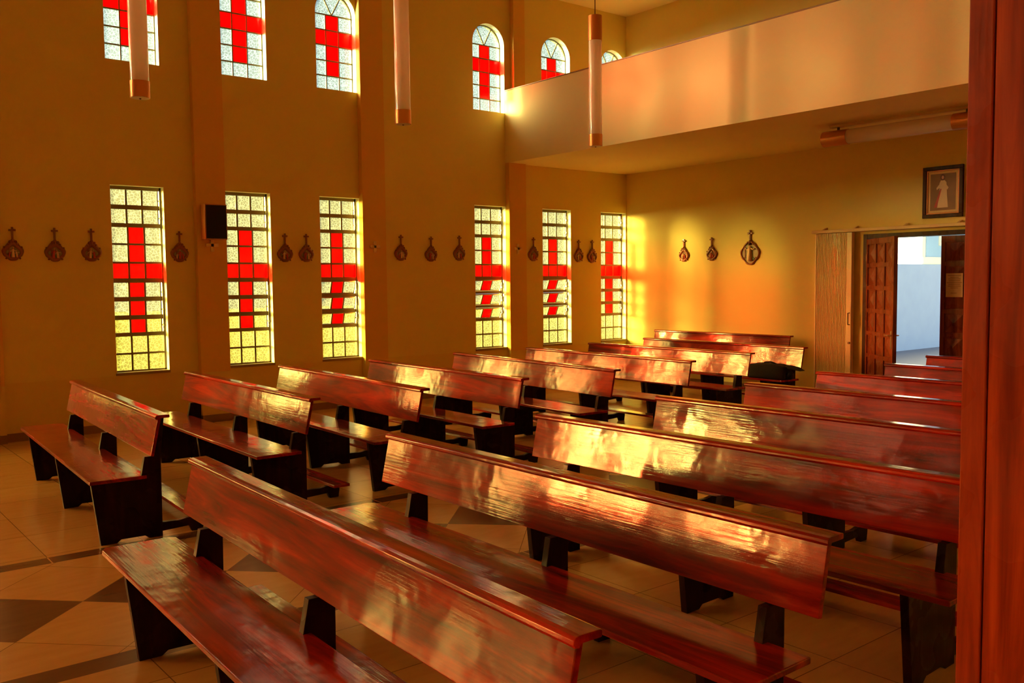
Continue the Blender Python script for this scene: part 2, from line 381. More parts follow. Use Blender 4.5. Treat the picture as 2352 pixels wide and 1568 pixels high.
for i, (a, c) in enumerate(cols):
    b = MB()
    if i == 3:
        b.box((0, a + 0.001, 0), (0.096, c, 3.76)); b.box((0, a + 0.125, 3.76), (0.096, c, ZC))
    else:
        b.box((0, a, 0), (0.096, c, ZC))
    struct(b.build('trim_%d' % (i + 1), 'column'), ['flat orange pilaster left of the first window pair', 'flat orange pilaster behind the black loudspeaker', 'flat orange pilaster with a pale cross right of the third window pair', 'flat orange pilaster with a pale cross under the end of the balcony'][i])
# skirting
b = MB(); last = Y0
for a, c in cols:
    b.box((0, last, 0), (0.012, a, 0.10)); b.box((0, a, 0), (0.108, c, 0.10)); last = c
b.box((0, last, 0), (0.012, 0, 0.10)); struct(b.build('baseboard_left', 'skirting'))
b = MB(); b.box((0.012, -0.012, 0), (DX0 - 0.06, 0, 0.10)); b.box((DX1 + 0.06, -0.012, 0), (X1, 0, 0.10)); struct(b.build('baseboard_back', 'skirting'))
# balcony (choir loft)
bal = empty('balcony', (0, YB, 3.76)); struct(bal, 'ochre balcony crossing the back of the nave')
b = MB(); b.box((0.0, 0.12, 0), (X1, -YB, 0.20)); b.build('balcony_slab', 'balcony', bal)
b = MB(); b.box((0.0, 0, 0), (X1, 0.12, 1.165)); b.build('parapet', 'balcony', bal)
b = MB(); b.box((0.0, -0.008, 1.165), (X1, 0.13, 1.182)); b.build('parapet_cap', 'sill', bal, bevel=0.004)

# ------------------------------------------------------------------ windows
GX = -0.125
LZ = [3.03, 2.79, 2.564, 2.327, 2.096, 1.872, 1.638, 1.407, 1.192, 0.95, 0.725]
TH_B = [0.05, 0.054, 0.050, 0.024, 0.024, 0.056, 0.056, 0.056, 0.048, 0.024, 0.03]
def lower_window(n, a, c, tilt, label):
    root = empty('window_%d' % n, (GX, (a + c) / 2, ZL0)); struct(root, label)
    O = Vector((GX, (a + c) / 2, ZL0))
    fr, cl, rd, al = MB(), MB(), MB(), MB()
    w_ = c - a; f = 0.026
    rightw = 0.05      # wider right stile that carries the louvre lever
    y0, y1 = a + f, c - f
    fr.box((GX - 0.02, a, ZL0), (GX + 0.02, y0, ZL1)); fr.box((GX - 0.02, y1, ZL0), (GX + 0.02, c, ZL1))
    fr.box((GX - 0.02, a, ZL1 - 0.045), (GX + 0.02, c, ZL1)); fr.box((GX - 0.02, a, ZL0), (GX + 0.02, c, ZL0 + 0.03))
    ym = [y0, y0 + (y1 - y0) / 3, y0 + 2 * (y1 - y0) / 3, y1]
    for k in range(10):
        zt, zb = LZ[k] - TH_B[k] / 2, LZ[k + 1] + TH_B[k + 1] / 2
        mov = k in (0, 1, 5, 6, 7)
        yr = y1 - (0.022 if mov else 0)
        yy = [y0, y0 + (yr - y0) / 3, y0 + 2 * (yr - y0) / 3, yr]
        ang = R(tilt) if (k in (5, 6, 7) and tilt) else 0.0
        zc = (zt + zb) / 2
        mtx = Matrix.Translation((GX, 0, zc)) @ Matrix.Rotation(ang, 4, 'Y') @ Matrix.Translation((-GX, 0, -zc)) if ang else None
        mul = al if ang else fr
        if k: fr.box((GX - 0.016, y0, LZ[k] - TH_B[k] / 2 + (0.006 if tilt and k in (6, 7) else 0)), (GX + 0.016, y1, LZ[k] + TH_B[k] / 2 - (0.006 if tilt and k in (6, 7) else 0)))
        for j in (1, 2):
            fr.box((GX - 0.010, yy[j] - 0.012, zb), (GX + 0.012, yy[j] + 0.012, zt), mtx)
        if mov: fr.box((GX - 0.010, yr - 0.006, zb), (GX + 0.012, yr + 0.008, zt), mtx)
        if ang:
            al.box((GX - 0.012, y0, zb - 0.014), (GX + 0.014, yr, zb + 0.008), mtx)
            al.box((GX - 0.010, y0, zt - 0.006), (GX + 0.012, yr, zt + 0.008), mtx)
        for j in range(3):
            red = (k == 4) or (k in (2, 3, 5, 6, 7) and j == 1)
            g = rd if red else cl
            g.box((GX - 0.0015, yy[j], zb), (GX + 0.0015, yy[j + 1], zt), mtx)
    for B, nm, m_ in ((fr, 'window_frame', 'sash'), (cl, 'yellow_panes', 'yellow'), (rd, 'red_panes', 'red')):
        B.xf(Matrix.Translation(-O)); B.build(nm, m_, root)
    if tilt: al.xf(Matrix.Translation(-O)); al.build('louvre_edges', 'alu', root)
    else: al.bm.free()
    s = MB(); s.box((GX + 0.02, c - 0.004, ZL0 + 0.012), (-0.0005, c - 0.0003, ZL1 - 0.004)); s.box((GX + 0.02, a + 0.0003, ZL0 + 0.012), (-0.0005, a + 0.004, ZL1 - 0.004)); s.box((GX + 0.02, a + 0.0003, ZL1 - 0.004), (-0.0005, c - 0.0003, ZL1 - 0.0003))
    s.xf(Matrix.Translation(-O)); s.build('window_reveal', 'reveal', root)
    s = MB(); s.box((-0.11, a + 0.001, ZL0 - 0.0), (0.012, c - 0.001, ZL0 + 0.012)); s.box((0.0, a - 0.008, ZL0 - 0.022), (0.016, c + 0.004, ZL0 + 0.006))
    s.xf(Matrix.Translation(-O)); s.build('window_sill', 'sill', root)
    ch = MB()     # operating rod and chain
    yc = y1 - 0.004
    ch.tube([(GX + 0.035, yc, 2.95), (GX + 0.035, yc, 2.60)], 0.004, 6); ch.tube([(GX + 0.035, yc, 1.80), (GX + 0.035, yc, 1.30)], 0.004, 6)
    for zz in (2.88, 2.66, 1.72, 1.5, 1.3): ch.box((GX + 0.01, yc - 0.008, zz - 0.01), (GX + 0.04, yc + 0.004, zz + 0.01))
    for k in range(6): ch.ball((GX + 0.037, yc - 0.004 * (k % 2), 1.34 - k * 0.024), 0.007, u=6, v=4)
    ch.xf(Matrix.Translation(-O)); ch.build('opening_rod', 'alu', root)

def upper_window(n, a, c, label):
    O = Vector((GX, (a + c) / 2, ZU0)); root = empty('window_%d' % n, O); struct(root, label)
    fr, cl, rd = MB(), MB(), MB()
    cy = (a + c) / 2; r = (c - a) / 2; f = 0.018
    fr.box((GX - 0.015, a, ZU0), (GX + 0.015, a + f, ZSP)); fr.box((GX - 0.015, c - f, ZU0), (GX + 0.015, c, ZSP)); fr.box((GX - 0.015, a, ZU0), (GX + 0.015, c, ZU0 + f))
    n_ = 24
    for k in range(n_):
        t0, t1 = PI * k / n_, PI * (k + 1) / n_
        P_ = lambda t, q: (cy - q * math.cos(t), ZSP + q * math.sin(t))
        fr.prism([P_(t0, r), P_(t1, r), P_(t1, r - f), P_(t0, r - f)], GX - 0.015, GX + 0.015, 'x')
        cl.prism([(cy, ZSP), P_(t0, r - f), P_(t1, r - f)], GX - 0.0015, GX + 0.0015, 'x')
    zz = [ZU0 + (ZSP - ZU0) * k / 5 for k in range(6)]
    for k in range(1, 6): fr.box((GX - 0.012, a + f, zz[k] - 0.008), (GX + 0.012, c - f, zz[k] + 0.008))
    yy = [a + f, a + f + (c - a - 2 * f) / 3, a + f + 2 * (c - a - 2 * f) / 3, c - f]
    for y in yy[1:3]: fr.box((GX - 0.010, y - 0.008, ZU0), (GX + 0.010, y + 0.008, ZSP))
    for t in (R(62), R(118)):
        d = (math.cos(t), math.sin(t)); nn = (-d[1] * 0.007, d[0] * 0.007)
        e = (cy + d[0] * (r - f), ZSP + d[1] * (r - f))
        fr.prism([(cy - nn[0], ZSP - nn[1]), (cy + nn[0], ZSP + nn[1]), (e[0] + nn[0], e[1] + nn[1]), (e[0] - nn[0], e[1] - nn[1])], GX - 0.010, GX + 0.010, 'x')
    for k in range(5):
        for j in range(3):
            red = k == 3 or (k in (1, 2, 4) and j == 1)
            (rd if red else cl).box((GX - 0.0015, yy[j], zz[k]), (GX + 0.0015, yy[j + 1], zz[k + 1]))
    s = MB()
    s.box((GX + 0.015, c - 0.004, ZU0), (-0.0005, c - 0.0003, ZSP)); s.box((GX + 0.015, a + 0.0003, ZU0), (-0.0005, a + 0.004, ZSP)); s.box((GX + 0.015, a + 0.004, ZU0 + 0.0003), (-0.0005, c - 0.004, ZU0 + 0.004))
    for k in range(n_):
        t0, t1 = PI * k / n_, PI * (k + 1) / n_
        s.prism([P_(t0, r - 0.0006), P_(t1, r - 0.0006), P_(t1, r - 0.004), P_(t0, r - 0.004)], GX + 0.015, -0.0005, 'x')
    s.xf(Matrix.Translation(-O)); s.build('window_reveal', 'reveal', root)
    for B, nm, m_ in ((fr, 'window_frame', 'sash'), (cl, 'clear_panes', 'clear'), (rd, 'red_panes', 'red')):
        B.xf(Matrix.Translation(-O)); B.build(nm, m_, root)
tilts = [0, 0, 17, 24, 24, 0]
for i, (a, c) in enumerate(WIN):
    lower_window(i + 1, a, c, tilts[i], 'tall yellow louvred window with a red cross, %s in the lower row' % ['first', 'second', 'third', 'fourth', 'fifth', 'last'][i])
    upper_window(i + 7, a, c, 'arched window with a red cross, %s in the upper row' % ['first', 'second', 'third', 'fourth', 'fifth', 'last'][i])
for i, (a, c) in enumerate(WINX):
    lower_window(i + 13, a, c, 0, None); upper_window(i + 24, a, c, None)

# ------------------------------------------------------------------ pews
def pew(p1, p2, label, group, zs=1.0, third=None, kneel=True, curved=False):
    p1 = Vector((*p1, 0)); p2 = Vector((*p2, 0)); d = p2 - p1; LN = d.length
    root = empty('pew', p1, math.atan2(d.y, d.x)); tag(root, label, 'pew', group)
    root.scale = (1, 1, zs)
    b = MB()
    b.prism([(0.0, 0.857), (0.024, 0.855), (-0.034, 0.585), (-0.058, 0.590)], 0, LN, 'x')
    b.build('backrest', 'wood', root, bevel=0.003)
    b = MB()
    prof = [(-0.004, 0.846), (-0.016, 0.848), (-0.022, 0.858), (-0.020, 0.870), (-0.011, 0.878), (0.006, 0.880), (0.076, 0.880), (0.080, 0.876), (0.080, 0.861), (0.076, 0.857), (0.004, 0.857), (0.0, 0.846)]
    b.prism(prof, -0.006, LN + 0.012, 'x')
    b.build('top_rail', 'wood', root, bevel=0.002)
    b = MB()
    s0, s1 = -0.065, LN - 0.01
    outline = [(s0 + 0.0, -0.44), (s0 + 0.05, -0.465), (s1 - 0.05 if False else s1, -0.465), (s1, -0.085), (s0 + 0.03, -0.085), (s0, -0.12)]
    b.prism(outline, 0.430, 0.456, 'z')
    b.build('seat', 'wood', root, bevel=0.005)
    t3 = third if third is not None else LN - 0.21
    for x in (0.38, 0.38 + (t3 - 0.38) / 2, t3):
        b = MB()
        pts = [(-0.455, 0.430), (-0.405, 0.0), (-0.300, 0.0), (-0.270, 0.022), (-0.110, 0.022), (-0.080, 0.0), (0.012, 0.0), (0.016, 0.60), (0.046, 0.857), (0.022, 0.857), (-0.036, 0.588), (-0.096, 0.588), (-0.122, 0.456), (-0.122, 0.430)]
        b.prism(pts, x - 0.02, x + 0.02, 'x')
        b.build('leg', 'woodshade', root, bevel=0.002)
    if kneel:
        b = MB(); b.box((0.05, 0.20, 0.105), (LN - 0.02, 0.345, 0.130))
        k = b.build('kneeler', 'wood', root, bevel=0.004)
        for x in (0.38, 0.38 + (t3 - 0.38) / 2, t3):
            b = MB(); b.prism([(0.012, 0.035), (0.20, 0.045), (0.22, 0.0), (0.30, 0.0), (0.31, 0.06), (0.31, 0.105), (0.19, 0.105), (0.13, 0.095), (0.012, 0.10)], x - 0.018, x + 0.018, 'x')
            b.build('kneeler_bracket', 'woodshade', k, bevel=0.002)
    return root
GL, GR = 'pews in the block beside the windows', 'pews in the block beside the wooden cabinet'
rowsL = [((2.169, -10.104), (5.250, -10.263)), ((2.085, -8.950), (5.129, -9.007)), ((2.083, -7.871), (5.194, -7.982)), ((2.159, -6.733), (5.142, -6.796)),
         ((2.008, -5.364), (5.154, -5.551)), ((1.970, -4.082), (5.040, -4.190)), ((1.886, -2.782), (4.838, -2.800)), ((1.699, -1.370), (4.754, -1.507))]
labL = ['red-brown pew at the very front of the window block, no seat before it', 'red-brown pew in the second row of the window block, seat end lit yellow', 'red-brown pew in the third row of the window block', 'red-brown pew in the fourth row of the window block',
        'red-brown pew in the fifth row of the window block', 'red-brown pew in the sixth row of the window block', 'red-brown pew in the seventh row of the window block', 'glossy pew with the black bag on its seat']
for (a, c), lb in zip(rowsL, labL):
    pew(a, c, lb, GL, third=(Vector(c) - Vector(a)).length - (0.035 if 'very front' in lb else 0.16))
pew((0.92, -0.24), (3.68, -0.24), 'pew pushed up against the back wall behind all the others', GL, zs=0.937 / 0.88, kneel=False)
rowsR = [((7.027, -10.652), (10.163, -10.766)), ((7.064, -9.451), (10.080, -9.456)), ((7.055, -8.237), (10.12, -8.150)), ((6.954, -6.892), (10.02, -6.840)),
         ((6.848, -5.595), (9.92, -5.530)), ((6.715, -4.255), (9.78, -4.180)), ((6.748, -3.003), (9.80, -2.950)), ((6.533, -1.660), (9.58, -1.640))]
labR = ['frontmost pew of the cabinet block, long back crossing the bottom of the picture', 'pew in the second row of the cabinet block, scratched back, right end in view', 'pew in the third row of the cabinet block with three bright window reflections', 'pew in the fourth row of the cabinet block with a peeling dark patch of varnish',
        'pew in the fifth row of the cabinet block', 'pew in the sixth row of the cabinet block', 'pew in the seventh row of the cabinet block, before the open carved door', 'pew in the last row of the cabinet block, before the paper notice']
for (a, c), lb in zip(rowsR, labR): pew(a, c, lb, GR)

# ------------------------------------------------------------------ wooden cabinet beside the camera
P = Vector((10.943, -10.335, 0))
cab = empty('wooden_cabinet', (P.x, P.y, 0), R(1.0)); tag(cab, 'tall red-brown wooden cabinet with a narrow corner board, filling the edge of the picture', 'cabinet')
b = MB(); b.box((0, 0, 0), (0.052, 0.05, 2.75)); b.build('corner_board', 'cabwood', cab, bevel=0.003)
b = MB(); b.box((0.054, 0.004, 0), (1.42, 0.05, 2.75)); b.build('front_panel', 'cabwood', cab, bevel=0.003)
b = MB(); b.box((0.002, 0.05, 0), (0.03, 0.62, 2.75)); b.build('side_panel', 'cabwood', cab)
b = MB(); b.box((-0.015, -0.012, 2.75), (1.42, 0.64, 2.79)); b.build('top_board', 'cabwood', cab, bevel=0.004)

# ------------------------------------------------------------------ stations of the cross
def figure(b, x, z, h, lean=0.0):
    pass
def station(px, py_bottom, py_top, wallx=None, wally=None, label='', big=False, seed=0, group='carved station plaques'):
    # local frame: X right along the wall, Z up, -Y out of the wall
    if wallx is not None:
        p = onto(x=wallx + 0.02, px=(px, py_bottom)); q = onto(x=wallx + 0.02, px=(px, py_top)); rot = R(90); loc = (wallx, p.y, p.z)
    else:
        p = onto(y=wally - 0.02, px=(px, py_bottom)); q = onto(y=wally - 0.02, px=(px, py_top)); rot = 0.0; loc = (p.x, wally, p.z)
    H = q.z - p.z
    root = empty('station_plaque', loc, rot); tag(root, label, 'wall plaque', group)
    rnd = random.Random(seed)
    k = H / (0.57 if big else 0.395)
    root.scale = (k, 1, k)
    if big: W_, BH, cz = 0.19, 0.40, 0.195
    else: W_, BH, cz = 0.115, 0.255, 0.105
    def prof(t, s=1.0, scal=0.0):
        # rounded lozenge, wider than high towards the middle, drawn up to a peak
        c, sn = math.cos(t), math.sin(t)
        r = 1.0 - 0.12 * math.sin(2 * t) ** 2 + scal * math.sin(9 * t)
        x = W_ * c * r * s
        z = cz + (sn * (BH - cz if sn > 0 else cz) * r * s if big else sn * ((BH - cz) if sn > 0 else cz) * r * s)
        if sn > 0 and not big: x *= (1 - 0.32 * sn ** 2)
        return x, z
    n = 44
    fr = MB()
    outer = [prof(2 * PI * i / n, 1.0, 0.025) for i in range(n)]
    inner = [prof(2 * PI * i / n, 0.84 if big else 0.66) for i in range(n)]
    if not big: inner = [(x * 0.98, cz + (z - cz) * 0.74 - 0.006) for x, z in inner]
    def ring(pts, y): return [fr.bm.verts.new((x, y, z)) for x, z in pts]
    mid = [((a[0] + b_[0]) / 2, (a[1] + b_[1]) / 2) for a, b_ in zip(outer, inner)]
    rs = [ring(outer, 0), ring(outer, -0.018), ring(mid, -0.034), ring(inner, -0.022), ring(inner, -0.008)]
    for A, B in zip(rs, rs[1:]):
        for i in range(n): fr.bm.faces.new((A[i], A[(i + 1) % n], B[(i + 1) % n], B[i]))
    fr.bm.faces.new(rs[0]);
    # carved crest and beads
    top = BH
    for dx, dz, r in ((0, -0.012, 0.018), (-0.03, -0.03, 0.016), (0.03, -0.03, 0.016), (-0.05, -0.058, 0.014), (0.05, -0.058, 0.014), (0, -0.035, 0.014)):
        fr.ball((dx * (1.4 if big else 1), -0.030, top + dz), r, (1, 0.7, 1), 8, 6)
    for sx in (-1, 1):
        fr.ball((sx * W_ * 0.80, -0.02, cz + 0.055), 0.012, u=8, v=6); fr.ball((sx * W_ * 0.62, -0.02, cz - 0.075), 0.012, u=8, v=6)
    fr.build('carved_frame', 'frame', root, smooth=True)
    bk = MB(); bk.bm.faces.new([bk.bm.verts.new((x, -0.006, z)) for x, z in inner]); ext = bmesh.ops.extrude_face_region(bk.bm, geom=bk.bm.faces[:])
    bmesh.ops.translate(bk.bm, vec=(0, -0.006, 0), verts=[v for v in ext['geom'] if isinstance(v, bmesh.types.BMVert)])
    pic = bk.build('painted_relief', 'relief', root)
    gr = MB(); w2, h2 = W_ * 0.60, cz
    gr.ball((0, -0.012, cz * 0.52), w2 * 0.9, (1, 0.12, 0.34), 16, 8); gr.build('ground_relief', 'reliefg', pic, smooth=True)
    figs = [(0, 0.30, 0)] if big else [(-0.018, 0.115, 0.12), (0.026, 0.10, -0.15)] if seed % 3 else [(0.0, 0.12, 0.0), (-0.038, 0.08, 0.2), (0.038, 0.085, -0.2)]
    for i, (fx, fh, ln) in enumerate(figs):
        zb = cz * (0.40 if big else 0.50) - 0.01
        f = MB()
        f.tube([(fx - ln * 0.02, -0.020, zb), (fx, -0.022, zb + fh * 0.45), (fx + ln * 0.05, -0.022, zb + fh * 0.80)], [fh * 0.16, fh * 0.12, fh * 0.09], 8)
        f.tube([(fx + ln * 0.05, -0.026, zb + fh * 0.74), (fx + fh * 0.20, -0.028, zb + fh * 0.62), (fx + fh * 0.32, -0.026, zb + fh * 0.66)], fh * 0.04, 6)
        f.tube([(fx + ln * 0.05, -0.026, zb + fh * 0.74), (fx - fh * 0.16, -0.028, zb + fh * 0.60), (fx - fh * 0.27, -0.026, zb + fh * (0.50 if not big else 0.70))], fh * 0.04, 6)
        fo = f.build('robed_figure', 'robe' if (i + seed) % 2 == 0 or big else 'redrobe', pic, smooth=True)
        f = MB(); f.ball((fx + ln * 0.07, -0.024, zb + fh * 0.92), fh * 0.085, u=8, v=6); f.build('figure_head', 'hair' if big else 'skin', pic, smooth=True)
    if not big or True:
        f = MB(); hh = 0.10 if not big else 0.22
        f.box((-0.045 if not big else -0.10, -0.022, cz * 0.5), (-0.037 if not big else -0.088, -0.014, cz * 0.5 + hh)); f.box((-0.06 if not big else -0.12, -0.022, cz * 0.5 + hh * 0.78), (-0.02 if not big else -0.065, -0.014, cz * 0.5 + hh * 0.86))
        f.build('relief_cross', 'frame', pic)
    cr = MB(); ct = 0.57 if big else 0.395
    cw = 0.014 if big else 0.011; arm = 0.048 if big else 0.037
    cr.box((-cw, -0.028, BH - 0.02), (cw, -0.008, ct)); az = ct - (0.055 if big else 0.036)
    cr.box((-arm, -0.028, az - cw), (arm, -0.008, az + cw)); cr.build('top_cross', 'frame', root, bevel=0.003)
sts = [(31, 599, 521, 'farthest from the room corner'), (128, 601, 523, 'middle of three before the first tall window'), (212, 601, 525, 'just before the first tall window'),
       (414, 602, 531, 'between the first tall window and the loudspeaker'), (656, 602, 536, 'just past the second tall window'), (705, 602, 537, 'just before the third tall window'),
       (922, 599, 539, 'first of the three past the second pilaster'), (991, 601, 543, 'middle one of the three past the second pilaster'), (1056, 599, 541, 'just before the fourth tall window'),
       (1226, 600, 545, 'between the third pilaster and the fifth tall window'), (1330, 602, 551, 'just past the fifth tall window'), (1361, 604, 551, 'just before the last tall window')]
for i, (u_, vb, vt, lb) in enumerate(sts):
    station(u_, vb, vt, wallx=0.0, label='dark carved plaque with a small cross, ' + lb, seed=i)
station(1570, 601, 549, wally=0.0, label='small carved plaque on the bright back wall, nearer the room corner', seed=20)
station(1634, 599, 545, wally=0.0, label='small carved plaque on the back wall, beside the larger oval one', seed=21)
station(1722, 609, 528, wally=0.0, label='large oval carved plaque with one standing robed figure', big=True, seed=22)

# pale crosses on the pilasters
for i, (u_, v0, v1, yc, s) in enumerate(((487, 549, 578, -7.862, 1), (861, 554, 580, -5.419, 1), (1190, 560, 583, -2.689, 1))):
    p, q = onto(x=0.096, px=(u_, v1)), onto(x=0.096, px=(u_, v0))
    o = empty('wall_cross', (0.096, yc, p.z)); h = q.z - p.z
    tag(o, 'small pale cross fixed to the %s pilaster' % ['loudspeaker', 'second', 'third'][i] if i == 0 else 'small pale cross on the pilaster %s' % ('after the third tall window' if i == 1 else 'under the balcony end'), 'cross', 'pale crosses on the pilasters')
    b = MB(); b.box((0, -0.022, 0), (0.015, 0.022, h)); b.box((0, -0.085, h * 0.52 - 0.022), (0.015, 0.085, h * 0.52 + 0.022)); b.build('cross_bars', 'cross', o, bevel=0.003)

# ------------------------------------------------------------------ loudspeaker on pilaster
sp = empty('loudspeaker', (0.096, -7.86, 2.39)); tag(sp, 'black-fronted loudspeaker box hung on the first pilaster', 'loudspeaker')
b = MB(); b.box((0.02, -0.148, 0), (0.165, 0.146, 0.455)); b.build('cabinet', 'speakw', sp, bevel=0.006)
b = MB(); b.box((0.1655, -0.134, 0.014), (0.178, 0.132, 0.441)); b.build('grille', 'grille', sp, bevel=0.004)
b = MB(); b.box((0.0, -0.06, 0.15), (0.03, 0.06, 0.3)); b.build('mounting_bracket', 'steel', sp)

# ------------------------------------------------------------------ pendant tube lamps
def pendant(x, y, z0, d, label):
    o = empty('pendant_lamp', (x, y, z0)); tag(o, label, 'lamp', 'pendant tube lamps hung in a row')
    def cyl(r, a, c, nm, m_, par=o, seg=40):
        b = MB(); b.tube([(0, 0, a), (0, 0, c)], r, seg); ob = b.build(nm, m_, par, smooth=True, autos=True); return ob
    r = d / 2
    cyl(r * 0.94, 0.14, 1.30, 'tube', 'tube')
    c1 = cyl(r, 0.0, 0.145, 'lower_cap', 'copper'); cyl(r * 0.9, -0.004, 0.0, 'end_disc', 'white', c1); b = MB(); b.ball((0, 0, -0.006), 0.010, u=8, v=6); b.build('end_screw', 'steel', c1)
    cyl(r, 1.295, 1.60, 'upper_cap', 'copper')
    cyl(0.006, 1.60, ZC - z0, 'cord', 'cord', seg=8); cyl(0.05, ZC - z0 - 0.03, ZC - z0, 'ceiling_rose', 'copper', seg=20)
for px_, lb in (((1368, 334), 'pendant tube lamp hanging before the balcony, its upper copper cap visible'), ((926, 283), 'pendant tube lamp hanging between the third and fourth windows'), ((322, 222), 'pendant tube lamp hanging in front of the first arched window')):
    p = onto(z=3.5, px=px_); pendant(p.x, p.y, 3.49, 0.172, lb)
# tube lamp under the balcony
p = onto(z=3.60, px=(1893, 321))
tl = empty('ceiling_tube_lamp', (p.x, p.y, 3.76), R(2)); tag(tl, 'horizontal tube lamp with copper ends fixed under the balcony', 'lamp')
def hc(r, a, c, nm, m_):
    b = MB(); b.tube([(a, 0, -0.16), (c, 0, -0.16)], r, 36); return b.build(nm, m_, tl, smooth=True, autos=True)
hc(0.098, 0.0, 0.34, 'end_cap', 'copper'); hc(0.092, 0.33, 1.66, 'tube', 'tube'); hc(0.098, 1.65, 2.0, 'end_cap', 'copper')
b = MB(); b.box((0.1, -0.04, -0.03), (1.9, 0.04, 0)); b.build('mounting_plate', 'rail', tl)
for x in (0.20, 1.8):
    b = MB(); b.tube([(x, 0, -0.07), (x, 0, -0.02)], 0.018, 10); b.build('mounting_stud', 'steel', tl)

# ------------------------------------------------------------------ doorway, doors, folding screen
dr = empty('door_1', (DX0, 0, 0)); struct(dr, 'dark wooden frame round the double doorway')
b = MB(); b.box((0, -0.02, 0), (0.065, 0.18, DZ)); b.box((DX1 - DX0 - 0.065, -0.02, 0), (DX1 - DX0, 0.18, DZ)); b.box((0.065, -0.02, DZ - 0.065), (DX1 - DX0 - 0.065, 0.18, DZ)); b.build('door_frame', 'darkwood', dr, bevel=0.004)
def leaf(name, hx, hy, ang, wd, label, side=1, handle=True):
    o = empty(name, (hx, hy, 0), ang); struct(o, label)
    H = DZ - 0.075; T = 0.02
    b = MB()
    b.box((0, -0.012, 0.01), (side * wd, 0.012, H))
    nc, nr = 3, 7; st = 0.055; cw = (wd - st * (nc + 1)) / nc; ch = (H - 0.16 - st * (nr - 1)) / nr
    for i in range(nc + 1):
        x0 = i * (cw + st)
        for s in (-1, 1): b.box((side * x0, 0.012 * s, 0.01), (side * (x0 + st), 0.026 * s, H))
    for j in range(nr + 1):
        z0 = (0.08 + j * (ch + st) - st) if 0 < j < nr else (0.01 if j == 0 else H - 0.08); z1 = z0 + (st if 0 < j < nr else 0.075)
        for i in range(nc):
            for s in (-1, 1): b.box((side * (i * (cw + st) + st), 0.012 * s, z0), (side * ((i + 1) * (cw + st)), 0.026 * s, z1))
    b.build('door_board', 'doorwood', o)
    pb = MB()
    for i in range(nc):
        for j in range(nr):
            x0 = i * (cw + st) + st + 0.012; x1 = x0 + cw - 0.024; z0 = 0.08 + j * (ch + st) + 0.014; z1 = z0 + ch - 0.028
            for s in (-1, 1):
                B_ = [pb.bm.verts.new((side * x, 0.0125 * s, z)) for x, z in ((x0, z0), (x1, z0), (x1, z1), (x0, z1))]
                t = pb.bm.verts.new((side * (x0 + x1) / 2, 0.034 * s, (z0 + z1) / 2)); pb.bm.faces.new(B_)
                for k in range(4): pb.bm.faces.new((B_[k], B_[(k + 1) % 4], t))
    pb.build('carved_panels', 'doorwood', o)
    if handle:
        b = MB()
        for s in (-1, 1):
            b.tube([(side * (wd - 0.05), 0.02 * s, 1.03), (side * (wd - 0.05), 0.07 * s, 1.03), (side * (wd - 0.17), 0.075 * s, 1.03)], 0.009, 8)
        b.box((side * (wd - 0.075), -0.030, 0.85), (side * (wd - 0.030), 0.030, 1.09)); b.build('door_handle', 'alu', o)
    b = MB()
    for z in (0.3, 1.15, 2.1): b.tube([(-side * 0.004, -0.02, z - 0.05), (-side * 0.004, -0.02, z + 0.05)], 0.010, 8)
    b.build('hinges', 'steel', o)
    return o
leaf('door_2', DX0 + 0.085, -0.03, R(-40), 1.0, 'carved wooden door leaf standing open into the church')
leaf('door_3', DX1 - 0.07, 0.03, 0, 1.005, 'closed carved wooden door leaf with a paper notice', side=-1, handle=False)
n0, n1 = onto(y=-0.01, px=(2172, 682)), onto(y=-0.01, px=(2212, 627))
nn = empty('paper_notice', (n0.x, -0.008, n0.z)); tag(nn, 'creased paper notice with lines of print taped to the closed door', 'notice')
wn_, hn_ = n1.x - n0.x, n1.z - n0.z
b = MB(); b.box((0, -0.002, 0), (wn_, 0.001, hn_)); b.build('sheet', 'paper', nn)
b = MB()
for k in range(8):
    wv = (0.8, 0.5, 0.72, 0.66, 0.9, 0.7, 0.78, 0.45)[k] * wn_
    b.box(((wn_ - wv) / 2, -0.003, hn_ * (0.90 - 0.075 * k)), ((wn_ + wv) / 2, -0.0021, hn_ * (0.90 - 0.075 * k) + 0.006))
b.box((wn_ * 0.3, -0.003, hn_ * 0.16), (wn_ * 0.65, -0.0021, hn_ * 0.16 + 0.006)); b.build('print_lines', 'ink', nn)
# folding screen
fs = empty('folding_door', (3.99, -0.02, 0)); tag(fs, 'cream pleated folding door pushed open beside the doorway', 'folding door')
b = MB(); n = 22; x0 = 0.02; st_ = 0.53 / n
for k in range(n):      # closed accordion folds: rounded front edges with deep gaps between
    xa = x0 + k * st_
    b.prism([(xa, -0.035), (xa + 0.001, -0.066), (xa + 0.006, -0.074), (xa + 0.012, -0.074), (xa + 0.017, -0.066), (xa + 0.018, -0.035)], 0.02, 2.475, 'z')
    b.box((xa + 0.016, -0.038, 0.02), (xa + st_ + 0.002, -0.035, 2.475))
b.build('pleats', 'pvc', fs)
b = MB(); b.box((0.55, -0.085, 0.02), (0.625, -0.01, 2.475)); lp = b.build('lead_post', 'pvc', fs, bevel=0.004)
b = MB(); b.tube([(0.60, -0.085, 1.13), (0.60, -0.125, 1.13), (0.60, -0.125, 1.30), (0.60, -0.085, 1.30)], 0.009, 8); b.build('handle', 'steel', lp)
b = MB(); b.tube([(0.605, -0.085, 0.86), (0.605, -0.11, 0.86)], 0.016, 10); b.build('latch', 'steel', lp)
b = MB(); b.box((0.0, -0.05, 0.02), (0.02, -0.0, 2.475)); b.build('fixed_post', 'pvc', fs)
rl = empty('curtain_rail', (3.97, -0.02, 2.482)); tag(rl, 'long cream rail on wedge brackets above the doorway', 'rail')
b = MB(); b.box((0, -0.115, 0), (3.15, 0.0, 0.045)); b.build('rail', 'rail', rl, bevel=0.003)
